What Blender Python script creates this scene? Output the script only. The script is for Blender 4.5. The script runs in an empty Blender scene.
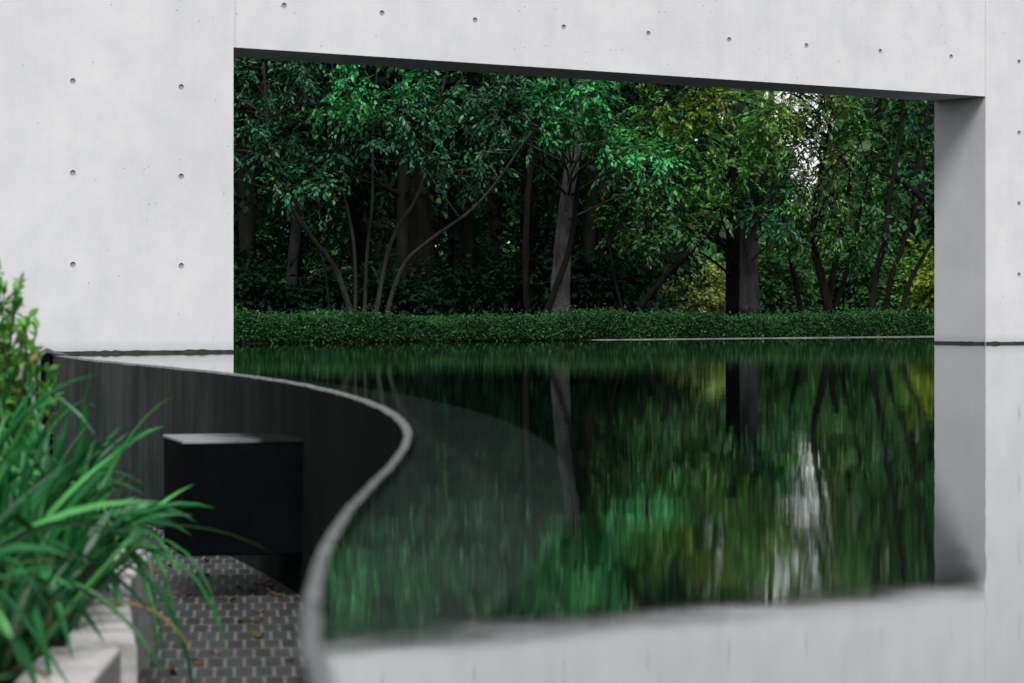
import bpy, math
import numpy as np
from mathutils import Vector

rng = np.random.default_rng(7)
scene = bpy.context.scene
COL = scene.collection

# ------------------------------------------------------------------ constants (metres)
F = 2560.0            # focal length in pixels (90 mm on a 36 mm sensor, 1024 px)
CAM_Z = 0.85
HOR = 307.0
WATER = CAM_Z - 0.2225
SOIL = 0.27           # planter soil


def W(px, py, z):
    """pixel of the photograph at depth z -> place in the world"""
    return np.array(((px - 512) * z / F, z, CAM_Z - (py - HOR) * z / F))


# ------------------------------------------------------------------ nodes / materials
def new_mat(name):
    m = bpy.data.materials.new(name)
    m.use_nodes = True
    nt = m.node_tree
    nt.nodes.clear()
    out = nt.nodes.new('ShaderNodeOutputMaterial')
    return m, nt, out


class NT:
    def __init__(self, nt):
        self.nt = nt

    def node(self, t, **kw):
        n = self.nt.nodes.new(t)
        for k, v in kw.items():
            if k in n.bl_rna.properties:
                setattr(n, k, v)
        return n

    def link(self, a, b):
        self.nt.links.new(a, b)

    def noise(self, vec, scale, detail=4, rough=0.55):
        n = self.node('ShaderNodeTexNoise')
        n.inputs['Scale'].default_value = scale
        n.inputs['Detail'].default_value = detail
        n.inputs['Roughness'].default_value = rough
        if vec is not None:
            self.link(vec, n.inputs['Vector'])
        return n.outputs['Fac']

    def mapping(self, vec, scale=(1, 1, 1), rot=(0, 0, 0), loc=(0, 0, 0)):
        n = self.node('ShaderNodeMapping')
        n.inputs['Scale'].default_value = scale
        n.inputs['Rotation'].default_value = rot
        n.inputs['Location'].default_value = loc
        self.link(vec, n.inputs['Vector'])
        return n.outputs['Vector']

    def ramp(self, fac, stops):
        n = self.node('ShaderNodeValToRGB')
        cr = n.color_ramp
        while len(cr.elements) < len(stops):
            cr.elements.new(0.5)
        for e, (p, c) in zip(cr.elements, stops):
            e.position = p
            e.color = (*c, 1) if len(c) == 3 else c
        self.link(fac, n.inputs['Fac'])
        return n.outputs['Color']

    def mix(self, fac, a, b, blend='MIX'):
        n = self.node('ShaderNodeMix', data_type='RGBA', blend_type=blend)
        for s, v in ((n.inputs[0], fac), (n.inputs[6], a), (n.inputs[7], b)):
            if hasattr(v, 'links'):
                self.link(v, s)
            elif isinstance(v, (int, float)):
                s.default_value = v
            else:
                s.default_value = (*v, 1) if len(v) == 3 else v
        return n.outputs[2]

    def math(self, op, a, b=0.0, clamp=False):
        n = self.node('ShaderNodeMath', operation=op, use_clamp=clamp)
        for s, v in ((n.inputs[0], a), (n.inputs[1], b)):
            if hasattr(v, 'links'):
                self.link(v, s)
            else:
                s.default_value = v
        return n.outputs[0]

    def bump(self, h, strength, dist, normal=None):
        n = self.node('ShaderNodeBump')
        n.inputs['Strength'].default_value = strength
        n.inputs['Distance'].default_value = dist
        self.link(h, n.inputs['Height'])
        if normal is not None:
            self.link(normal, n.inputs['Normal'])
        return n.outputs['Normal']

    def bsdf(self, out, color, rough=0.6, spec=0.5, normal=None):
        n = self.node('ShaderNodeBsdfPrincipled')
        for s, v in ((n.inputs['Base Color'], color), (n.inputs['Roughness'], rough),
                     (n.inputs['Specular IOR Level'], spec)):
            if hasattr(v, 'links'):
                self.link(v, s)
            elif isinstance(v, (int, float)):
                s.default_value = v
            else:
                s.default_value = (*v, 1)
        if normal is not None:
            self.link(normal, n.inputs['Normal'])
        self.link(n.outputs[0], out.inputs['Surface'])
        return n


def obj_coord(T):
    return T.node('ShaderNodeTexCoord').outputs['Object']


def mat_wall():
    m, nt, out = new_mat('fair_faced_concrete')
    T = NT(nt)
    co = obj_coord(T)
    big = T.noise(co, 0.9, 5, 0.6)
    mid = T.noise(T.mapping(co, (1, 1, .85)), 5, 6, 0.65)
    fine = T.noise(co, 55, 3, 0.6)
    c = T.ramp(big, [(0.3, (0.605, 0.608, 0.620)), (0.7, (0.708, 0.710, 0.716))])
    c = T.mix(1.0, c, T.ramp(mid, [(0.3, (0.90, 0.905, 0.915)), (0.5, (0.97, 0.97, 0.975)), (0.68, (1.02, 1.02, 1.015))]), 'MULTIPLY')
    c = T.mix(1.0, c, T.ramp(fine, [(0.3, (0.965, 0.965, 0.965)), (0.7, (1, 1, 1))]), 'MULTIPLY')
    # air-bubble pits, thicker in some areas
    v = T.node('ShaderNodeTexVoronoi')
    v.inputs['Scale'].default_value = 24
    v.inputs['Randomness'].default_value = 1
    T.link(co, v.inputs['Vector'])
    sep = T.node('ShaderNodeSeparateColor')
    T.link(v.outputs['Color'], sep.inputs[0])
    dens = T.ramp(T.noise(co, 1.3, 3), [(0.40, (0.05, 0.05, 0.05)), (0.66, (0.85, 0.85, 0.85))])
    sel = T.math('LESS_THAN', sep.outputs[0], dens)
    size = T.math('MULTIPLY_ADD', sep.outputs[1], 0.075)
    size.node.inputs[2].default_value = 0.035
    pit = T.math('MULTIPLY', T.math('LESS_THAN', v.outputs['Distance'], size), sel)
    c = T.mix(T.math('MULTIPLY', pit, 0.6), c, (0.2, 0.2, 0.21))
    # day joints between the pours, beside the opening
    xyz = T.node('ShaderNodeSeparateXYZ')
    T.link(co, xyz.inputs[0])
    for x0 in (0.0, 5.3085):
        d = T.math('ABSOLUTE', T.math('SUBTRACT', xyz.outputs['X'], x0))
        c = T.mix(T.math('MULTIPLY', T.math('LESS_THAN', d, 0.004), 0.3), c, (0.3, 0.3, 0.31))
    # faint panel joints
    for k in range(-6, 18, 3):
        d = T.math('ABSOLUTE', T.math('SUBTRACT', xyz.outputs['X'], -0.0105 + 0.591 * k + 0.0045))
        c = T.mix(T.math('MULTIPLY', T.math('LESS_THAN', d, 0.003), 0.06), c, (0.3, 0.3, 0.31))
    # damp stain just above the water
    wet = T.math('SUBTRACT', xyz.outputs['Z'], T.math('MULTIPLY', mid, 0.05))
    wr = T.ramp(T.math('SUBTRACT', wet, WATER - 0.03), [(0.0, (0.5, 0.52, 0.53)), (0.02, (0.8, 0.81, 0.82)), (0.07, (1, 1, 1))])
    c = T.mix(1.0, c, wr, 'MULTIPLY')
    # rain streaks
    st = T.noise(T.mapping(co, (14, 14, .35)), 1.0, 4, 0.6)
    c = T.mix(1.0, c, T.ramp(st, [(0.25, (0.97, 0.972, 0.975)), (0.55, (1, 1, 1))]), 'MULTIPLY')
    h = T.math('ADD', T.math('MULTIPLY', fine, 0.4), T.math('MULTIPLY', pit, -1.0))
    T.bsdf(out, c, 0.78, 0.25, T.bump(h, 0.25, 0.002))
    return m


def mat_simple(name, c0, c1, scale=8, rough=0.7, spec=0.3, stretch=(1, 1, 1), bump=0.3, bdist=0.004):
    m, nt, out = new_mat(name)
    T = NT(nt)
    co = T.mapping(obj_coord(T), stretch)
    n = T.noise(co, scale, 6, 0.62)
    n2 = T.noise(co, scale * 7, 3, 0.6)
    c = T.ramp(n, [(0.3, c0), (0.7, c1)])
    c = T.mix(1.0, c, T.ramp(n2, [(0.25, (0.7, 0.7, 0.7)), (0.7, (1, 1, 1))]), 'MULTIPLY')
    T.bsdf(out, c, rough, spec, T.bump(n2, bump, bdist))
    return m


def mat_leaf(name, dark, light, accent=None, accent_share=0.0, rough=0.42, trans=0.3, spec=0.45):
    m, nt, out = new_mat(name)
    T = NT(nt)
    geo = T.node('ShaderNodeNewGeometry')
    r = geo.outputs['Random Per Island']
    c = T.ramp(r, [(0.0, dark), (0.75, light), (1.0, tuple(min(1, x * 1.35) for x in light))])
    patch = T.noise(T.mapping(obj_coord(T)), 1.6, 3)
    c = T.mix(1.0, c, T.ramp(patch, [(0.3, (0.55, 0.6, 0.6)), (0.65, (1.1, 1.08, 1.0))]), 'MULTIPLY')
    if accent is not None:
        h = T.math('FRACT', T.math('MULTIPLY', r, 17.31))
        c = T.mix(T.math('LESS_THAN', h, accent_share), c, accent)
    p = T.node('ShaderNodeBsdfPrincipled')
    T.link(c, p.inputs['Base Color'])
    p.inputs['Roughness'].default_value = rough
    p.inputs['Specular IOR Level'].default_value = spec
    t = T.node('ShaderNodeBsdfTranslucent')
    tc = T.mix(1.0, c, (1.1, 1.25, 0.7), 'MULTIPLY')
    T.link(tc, t.inputs['Color'])
    mx = T.node('ShaderNodeMixShader')
    mx.inputs[0].default_value = trans
    T.link(p.outputs[0], mx.inputs[1])
    T.link(t.outputs[0], mx.inputs[2])
    T.link(mx.outputs[0], out.inputs['Surface'])
    return m


def mat_water():
    m, nt, out = new_mat('still_pond_water')
    T = NT(nt)
    co = obj_coord(T)
    # calm water: slow swell, small wind ripples in patches, fine tremble
    swell = T.noise(T.mapping(co, (1, .8, 1)), 8.0, 2, 0.4)
    rip = T.noise(T.mapping(co, (1, 1.15, 1)), 55, 3, 0.55)
    patch = T.ramp(T.noise(co, 0.55, 3), [(0.35, (0.35, 0.35, 0.35)), (0.7, (1, 1, 1))])
    h1 = T.bump(swell, 1.0, 0.00042)
    h2 = T.bump(T.math('MULTIPLY', rip, patch), 1.0, 0.00007, h1)
    fr = T.node('ShaderNodeFresnel')
    fr.inputs['IOR'].default_value = 1.33
    gl = T.node('ShaderNodeBsdfGlossy')
    gl.inputs['Roughness'].default_value = 0.005
    gl.inputs['Color'].default_value = (0.93, 0.95, 0.95, 1)
    tr = T.node('ShaderNodeBsdfTransparent')
    tr.inputs['Color'].default_value = (0.62, 0.74, 0.70, 1)
    T.link(h2, gl.inputs['Normal'])
    mx = T.node('ShaderNodeMixShader')
    T.link(T.math('POWER', fr.outputs[0], 0.40), mx.inputs[0])
    T.link(tr.outputs[0], mx.inputs[1])
    T.link(gl.outputs[0], mx.inputs[2])
    T.link(mx.outputs[0], out.inputs['Surface'])
    return m


def mat_paving():
    m, nt, out = new_mat('grey_setts')
    T = NT(nt)
    co = obj_coord(T)
    vec = T.mapping(co, (1, 1, 1), (0, 0, math.radians(-6)))
    b = T.node('ShaderNodeTexBrick')
    b.offset = 0.5
    b.inputs['Scale'].default_value = 1
    b.inputs['Brick Width'].default_value = 0.046
    b.inputs['Row Height'].default_value = 0.165
    b.inputs['Mortar Size'].default_value = 0.0055
    b.inputs['Mortar Smooth'].default_value = 0.3
    b.inputs['Color1'].default_value = (0.040, 0.044, 0.046, 1)
    b.inputs['Color2'].default_value = (0.075, 0.08, 0.083, 1)
    b.inputs['Mortar'].default_value = (0.21, 0.21, 0.208, 1)
    T.link(vec, b.inputs['Vector'])
    n = T.noise(co, 9, 6, 0.65)
    n2 = T.noise(co, 120, 3, 0.6)
    # saw grooves across the setts
    wv = T.node('ShaderNodeTexWave', bands_direction='Y')
    wv.inputs['Scale'].default_value = 9.0
    wv.inputs['Distortion'].default_value = 0.6
    T.link(vec, wv.inputs['Vector'])
    c0 = T.mix(1.0, b.outputs['Color'], T.ramp(wv.outputs['Fac'], [(0.2, (0.5, 0.5, 0.5)), (0.6, (1, 1, 1))]), 'MULTIPLY')
    c = T.mix(1.0, c0, T.ramp(n, [(0.3, (0.5, 0.5, 0.5)), (0.7, (1, 1, 1))]), 'MULTIPLY')
    c = T.mix(T.ramp(T.noise(co, 3.1, 5, .7), [(0.5, (0, 0, 0)), (0.72, (.6, .6, .6))]), c, (0.05, 0.04, 0.025))
    h = T.math('ADD', T.math('MULTIPLY', b.outputs['Fac'], -1.0), T.math('MULTIPLY', n2, 0.3))
    T.bsdf(out, c, 0.6, 0.35, T.bump(h, 0.5, 0.004))
    return m


def mat_poolwall():
    m, nt, out = new_mat('wet_dark_concrete')
    T = NT(nt)
    co = obj_coord(T)
    st = T.noise(T.mapping(co, (5, 5, .7)), 1.6, 7, 0.6)
    bl = T.noise(co, 3, 5, 0.6)
    c = T.ramp(st, [(0.32, (0.050, 0.060, 0.055)), (0.5, (0.070, 0.081, 0.075)), (0.7, (0.11, 0.122, 0.114))])
    c = T.mix(1.0, c, T.ramp(bl, [(0.3, (0.55, 0.6, 0.57)), (0.7, (1, 1, 1))]), 'MULTIPLY')
    # shade painted into the colour, deepening along the wall towards the camera
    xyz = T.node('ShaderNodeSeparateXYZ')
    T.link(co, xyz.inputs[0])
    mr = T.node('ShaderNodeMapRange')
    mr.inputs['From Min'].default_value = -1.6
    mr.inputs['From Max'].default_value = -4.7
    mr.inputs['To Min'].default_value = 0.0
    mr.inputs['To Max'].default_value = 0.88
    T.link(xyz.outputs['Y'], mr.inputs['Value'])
    painted_shade = T.math('MULTIPLY', mr.outputs[0], T.math('ADD', T.math('MULTIPLY', bl, 0.5), 0.72), clamp=True)
    c = T.mix(painted_shade, c, (0.009, 0.013, 0.012))
    T.bsdf(out, c, 0.7, 0.0, T.bump(st, 0.25, 0.004))
    return m


M = {}
M['wall'] = mat_wall()
M['hole'] = mat_simple('tie_hole_mortar', (0.30, 0.30, 0.305), (0.42, 0.42, 0.43), 60)
M['moss'] = mat_simple('wet_mossy_joint', (0.012, 0.018, 0.014), (0.05, 0.06, 0.05), 20, 0.6)
M['water'] = mat_water()
M['paving'] = mat_paving()
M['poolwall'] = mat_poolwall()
M['rim'] = mat_simple('wet_rim_concrete', (0.035, 0.042, 0.040), (0.22, 0.23, 0.228), 16, 0.45, 0.25)  # pale tone also stands in for sky reflected by the spilling water
M['ledge'] = mat_simple('submerged_concrete', (0.29, 0.31, 0.30), (0.42, 0.435, 0.42), 6, 0.8)
M['poolfloor'] = mat_simple('dark_pool_floor', (0.006, 0.012, 0.009), (0.014, 0.024, 0.018), 3, 0.8)
M['soil'] = mat_simple('dark_soil', (0.014, 0.011, 0.008), (0.04, 0.03, 0.02), 14, 0.9, 0.1, bump=0.8, bdist=0.02)
M['terrain'] = mat_simple('forest_floor', (0.010, 0.012, 0.006), (0.028, 0.028, 0.014), 3, 0.95, 0.05, bump=0.8, bdist=0.03)
M['kerb'] = mat_simple('pale_kerb_stone', (0.50, 0.49, 0.47), (0.68, 0.67, 0.66), 9, 0.75)
M['bankkerb'] = mat_simple('pale_bank_stone', (0.20, 0.22, 0.21), (0.42, 0.44, 0.43), 4, 0.7)
M['box'] = mat_simple('black_painted_steel', (0.002, 0.0025, 0.003), (0.005, 0.0055, 0.006), 4, 0.7, 0.01, bump=0.05)
M['boxlid'] = mat_simple('steel_lid_painted_light', (0.07, 0.075, 0.08), (0.22, 0.23, 0.24), 6, 0.35, 0.6, bump=0.05)
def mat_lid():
    m, nt, out = new_mat('steel_lid_painted_light')
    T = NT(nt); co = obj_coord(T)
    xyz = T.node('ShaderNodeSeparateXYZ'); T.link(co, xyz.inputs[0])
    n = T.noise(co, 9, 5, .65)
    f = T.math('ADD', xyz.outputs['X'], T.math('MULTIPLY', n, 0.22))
    c = T.ramp(f, [(0.18, (0.22, 0.23, 0.235)), (0.28, (0.10, 0.105, 0.11)), (0.36, (0.012, 0.013, 0.013))])  # sky sheen and, towards the wall, shade painted into the lid colour
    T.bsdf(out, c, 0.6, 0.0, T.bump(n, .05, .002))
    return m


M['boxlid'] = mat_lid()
M['lead'] = mat_simple('lead_flashing', (0.05, 0.06, 0.075), (0.10, 0.12, 0.14), 20, 0.5, 0.4)
M['bark_dark'] = mat_simple('dark_bark', (0.006, 0.0065, 0.0055), (0.020, 0.020, 0.017), 16, 0.9, 0.1, (1, 1, .25), 0.9, 0.012)
M['bark_mid'] = mat_simple('grey_bark', (0.022, 0.026, 0.024), (0.085, 0.09, 0.082), 15, 0.9, 0.1, (1, 1, .28), 1.0, 0.014)
M['bark_stem'] = mat_simple('bark_stem', (0.012, 0.014, 0.013), (0.05, 0.052, 0.047), 16, 0.9, 0.1, (1, 1, .28), 1.0, 0.010)
M['bark_grey'] = mat_simple('bark_grey', (0.06, 0.063, 0.062), (0.19, 0.192, 0.185), 15, 0.9, 0.1, (1, 1, .28), 1.0, 0.014)
M['bark_light'] = mat_simple('pale_bark', (0.030, 0.032, 0.030), (0.22, 0.222, 0.21), 11, 0.9, 0.1, (1, 1, .4), 1.0, 0.02)
M['leaf_teal'] = mat_leaf('leaf_blue_green', (0.008, 0.052, 0.026), (0.026, 0.16, 0.070), (0.16, 0.20, 0.03), 0.008, trans=.2)
M['leaf_bright'] = mat_leaf('leaf_bright_green', (0.016, 0.12, 0.036), (0.075, 0.45, 0.13), (0.30, 0.30, 0.05), 0.012, trans=.25)
M['leaf_mid'] = mat_leaf('leaf_mid_green', (0.026, 0.11, 0.022), (0.13, 0.38, 0.07), (0.22, 0.26, 0.04), 0.02)
M['leaf_yellow'] = mat_leaf('leaf_yellow_green', (0.09, 0.17, 0.025), (0.36, 0.46, 0.06), (0.34, 0.24, 0.03), 0.015)
M['leaf_bush'] = mat_leaf('leaf_bush', (0.26, 0.36, 0.11), (0.55, 0.66, 0.24), (0.45, 0.36, 0.12), 0.06)
M['leaf_pale'] = mat_leaf('leaf_pale_green', (0.06, 0.12, 0.045), (0.19, 0.29, 0.11), (0.26, 0.20, 0.07), 0.06)
M['leaf_dark'] = mat_leaf('leaf_dark_green', (0.006, 0.034, 0.016), (0.018, 0.095, 0.042), None, 0, 0.5, 0.12, 0.25)
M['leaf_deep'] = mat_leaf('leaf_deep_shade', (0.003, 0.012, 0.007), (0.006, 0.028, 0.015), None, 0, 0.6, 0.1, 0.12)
M['leaf_darkwarm'] = mat_leaf('leaf_dark_forest', (0.012, 0.052, 0.016), (0.045, 0.16, 0.042), (0.10, 0.12, 0.02), 0.04, 0.5, 0.2, 0.25)
M['leaf_hedge'] = mat_leaf('leaf_hedge', (0.007, 0.042, 0.012), (0.024, 0.120, 0.028), (0.08, 0.20, 0.04), 0.04, 0.5, 0.2, 0.22)
M['leaf_shrub'] = mat_leaf('leaf_shrub', (0.05, 0.18, 0.03), (0.18, 0.48, 0.10), (0.30, 0.26, 0.10), 0.05, 0.45, 0.3)
M['leaf_strap'] = mat_leaf('leaf_strap', (0.004, 0.055, 0.015), (0.020, 0.19, 0.045), (0.09, 0.34, 0.09), 0.10, 0.40, 0.12, 0.40)
M['leaf_dry'] = mat_leaf('leaf_dry', (0.09, 0.065, 0.02), (0.26, 0.19, 0.07), None, 0, 0.6, 0.15, 0.2)
M['leaf_litter'] = mat_leaf('leaf_litter', (0.012, 0.008, 0.005), (0.034, 0.020, 0.011), (0.075, 0.048, 0.016), 0.1, 0.6, 0.1, 0.3)


# ------------------------------------------------------------------ objects
def tag(o, label=None, cat=None, group=None, kind=None):
    if label: o['label'] = label
    if cat: o['category'] = cat
    if group: o['group'] = group
    if kind: o['kind'] = kind
    return o


def empty(name, loc, label, cat, group=None, rz=0.0):
    o = bpy.data.objects.new(name, None)
    COL.objects.link(o)
    o.location = tuple(float(x) for x in loc)
    o.rotation_euler = (0, 0, rz)
    o.empty_display_size = 0.2
    return tag(o, label, cat, group)


class MB:
    """collects polygons for ONE mesh object"""
    def __init__(self):
        self.v = []; self.f = []; self.n = 0

    def add(self, verts, faces):
        verts = np.asarray(verts, dtype=float).reshape(-1, 3)
        self.v.append(verts)
        self.f.extend([tuple(int(i) + self.n for i in f) for f in faces])
        self.n += len(verts)

    def box(self, x0, x1, y0, y1, z0, z1):
        v = [(x, y, z) for x in (x0, x1) for y in (y0, y1) for z in (z0, z1)]
        self.add(v, [(0, 1, 3, 2), (4, 6, 7, 5), (0, 4, 5, 1), (2, 3, 7, 6), (0, 2, 6, 4), (1, 5, 7, 3)])

    def tube(self, pts, radii, n=8, wob=0.0):
        pts = np.asarray(pts, float); k = len(pts)
        radii = np.broadcast_to(np.asarray(radii, float), (k,))
        tg = np.gradient(pts, axis=0)
        tg /= np.linalg.norm(tg, axis=1)[:, None] + 1e-9
        ref = np.array((1.0, 0.13, 0.05))
        vs = []
        for i in range(k):
            a = np.cross(tg[i], ref)
            if np.linalg.norm(a) < 1e-3: a = np.cross(tg[i], (0, 1, 0))
            a /= np.linalg.norm(a); b = np.cross(tg[i], a)
            for j in range(n):
                t = 2 * math.pi * j / n
                r = radii[i] * (1 + wob * rng.normal())
                vs.append(pts[i] + r * (math.cos(t) * a + math.sin(t) * b))
        fs = [(i * n + j, i * n + (j + 1) % n, (i + 1) * n + (j + 1) % n, (i + 1) * n + j)
              for i in range(k - 1) for j in range(n)]
        fs.append(tuple(reversed(range(n)))); fs.append(tuple(range((k - 1) * n, k * n)))
        self.add(vs, fs)

    def build(self, name, mat, parent=None, smooth=False, origin=(0, 0, 0)):
        v = np.concatenate(self.v) - np.asarray(origin, float)
        return mesh_obj(name, v, self.f, mat, parent, smooth)


def mesh_obj(name, v, f, mat, parent=None, smooth=False):
    me = bpy.data.meshes.new(name)
    me.from_pydata(np.asarray(v).tolist(), [], f)
    me.validate(); me.update()
    if smooth:
        me.polygons.foreach_set('use_smooth', [True] * len(me.polygons))
    o = bpy.data.objects.new(name, me)
    COL.objects.link(o)
    me.materials.append(mat)
    if parent is not None: o.parent = parent
    return o


def quads_obj(name, v, quads, mat, parent=None):
    """fast path: numpy verts (N,3) and quads (M,4)"""
    me = bpy.data.meshes.new(name)
    nv, nq = len(v), len(quads)
    me.vertices.add(nv)
    me.vertices.foreach_set('co', np.ascontiguousarray(v, dtype=np.float32).ravel())
    me.loops.add(nq * 4)
    me.loops.foreach_set('vertex_index', np.ascontiguousarray(quads, dtype=np.int32).ravel())
    me.polygons.add(nq)
    me.polygons.foreach_set('loop_start', np.arange(0, nq * 4, 4, dtype=np.int32))
    me.update(calc_edges=True)
    o = bpy.data.objects.new(name, me)
    COL.objects.link(o)
    me.materials.append(mat)
    if parent is not None: o.parent = parent
    return o


def unit(a):
    return a / (np.linalg.norm(a, axis=-1, keepdims=True) + 1e-9)


LEAF = np.array([(0, 0, 0), (.30, .22, .05), (.46, .55, .02), (0, 1, -.10), (-.46, .55, .02), (-.30, .22, .05)])


def leaf_mesh(pos, direc, up, length, width):
    """arrays of leaves: base point, growing direction, face-up hint -> verts, quads"""
    d = unit(direc)
    s = unit(np.cross(d, up))
    u = np.cross(s, d)
    L = length[:, None, None]; Wd = width[:, None, None]
    v = (pos[:, None, :] + s[:, None, :] * (LEAF[None, :, 0:1] * Wd)
         + d[:, None, :] * (LEAF[None, :, 1:2] * L) + u[:, None, :] * (LEAF[None, :, 2:3] * L))
    n = len(pos)
    base = (np.arange(n) * 6)[:, None]
    q = np.concatenate([base + np.array([0, 1, 2, 3]), base + np.array([0, 3, 4, 5])], axis=1).reshape(-1, 4)
    return v.reshape(-1, 3), q


class Leaves:
    def __init__(self): self.p = []; self.d = []; self.u = []; self.l = []; self.w = []

    def add(self, p, d, u, l, w):
        self.p.append(p); self.d.append(d); self.u.append(u); self.l.append(l); self.w.append(w)

    def build(self, name, mat, parent=None, origin=(0, 0, 0)):
        v, q = leaf_mesh(*(np.concatenate(x) for x in (self.p, self.d, self.u, self.l, self.w)))
        return quads_obj(name, v - np.asarray(origin, float), q, mat, parent)

    def count(self): return sum(len(x) for x in self.p)


def sprays(LV, twigs, centre, radius, n_spray, leaf_len, per=9, droop=0.35, squash=0.75, ratio=0.42, hub=None):
    """a clump of leafy twigs: each twig runs outwards from the clump's limb end, leaves alternate along it"""
    centre = np.asarray(centre, float)
    a = unit(rng.normal(size=(n_spray, 3)))
    rr = radius * rng.random((n_spray, 1)) ** 0.5
    start = centre + a * rr * np.array((1, 1, squash)) * 0.75
    out = unit(a + rng.normal(size=(n_spray, 3)) * 0.5 + np.array((0, 0, -droop)))
    ln = leaf_len * rng.uniform(2.2, 4.2, (n_spray, 1))
    t = np.linspace(0.08, 1, per)
    for i in range(n_spray):
        o = out[i]
        side = unit(np.cross(o, (0, 0, 1.0)) + 1e-3)
        curve = -0.25 * droop * ln[i] * (t ** 2)
        p = start[i] + o * (ln[i] * t[:, None]) + np.array((0, 0, 1.0)) * curve[:, None]
        sg = np.where(np.arange(per) % 2 == 0, 1.0, -1.0)[:, None]
        d = o * 0.75 + side * sg * 0.75 + np.array((0, 0, -0.30)) + rng.normal(size=(per, 3)) * 0.28
        d[-1] = o + np.array((0, 0, -.25))
        u = np.array((0, 0, 1.0)) + rng.normal(size=(per, 3)) * 0.42
        l = leaf_len * rng.uniform(0.65, 1.2, per)
        LV.add(p, d, u, l, l * ratio * rng.uniform(.85, 1.15, per))
        if twigs is not None and i % 3 == 0:
            pts = np.array([centre if hub is None else hub, start[i], p[-1]])
            twigs.tube(pts, (0.006, 0.004, 0.0015), 3)


def bend(p0, p1, k=5, amp=0.06):
    p0, p1 = np.asarray(p0, float), np.asarray(p1, float)
    t = np.linspace(0, 1, k)[:, None]
    L = np.linalg.norm(p1 - p0)
    mid = rng.normal(size=3) * amp * L
    return p0 + (p1 - p0) * t + mid * (4 * t * (1 - t)) + np.array((0, 0, 1)) * (t * (1 - t)) * L * 0.25


def smooth_line(pts, m=8):
    """Catmull-Rom through points"""
    P = np.asarray(pts, float)
    P = np.vstack([2 * P[0] - P[1], P, 2 * P[-1] - P[-2]])
    out = []
    for i in range(1, len(P) - 2):
        for t in np.linspace(0, 1, m, endpoint=False):
            a, b, c, d = P[i - 1], P[i], P[i + 1], P[i + 2]
            out.append(0.5 * ((2 * b) + (c - a) * t + (2 * a - 5 * b + 4 * c - d) * t * t + (3 * b - a - 3 * c + d) * t ** 3))
    out.append(P[-2])
    return np.array(out)


# ------------------------------------------------------------------ the concrete wall
DIR = unit(np.array((0.824, 0.567)))
ANG = math.atan2(DIR[1], DIR[0])
P0 = np.array((-1.415, 13.03))
TH = 0.455


def wall_pt(s, t, z):
    n = np.array((-DIR[1], DIR[0]))
    q = P0 + DIR * s + n * t
    return np.array((q[0], q[1], z))


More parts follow.
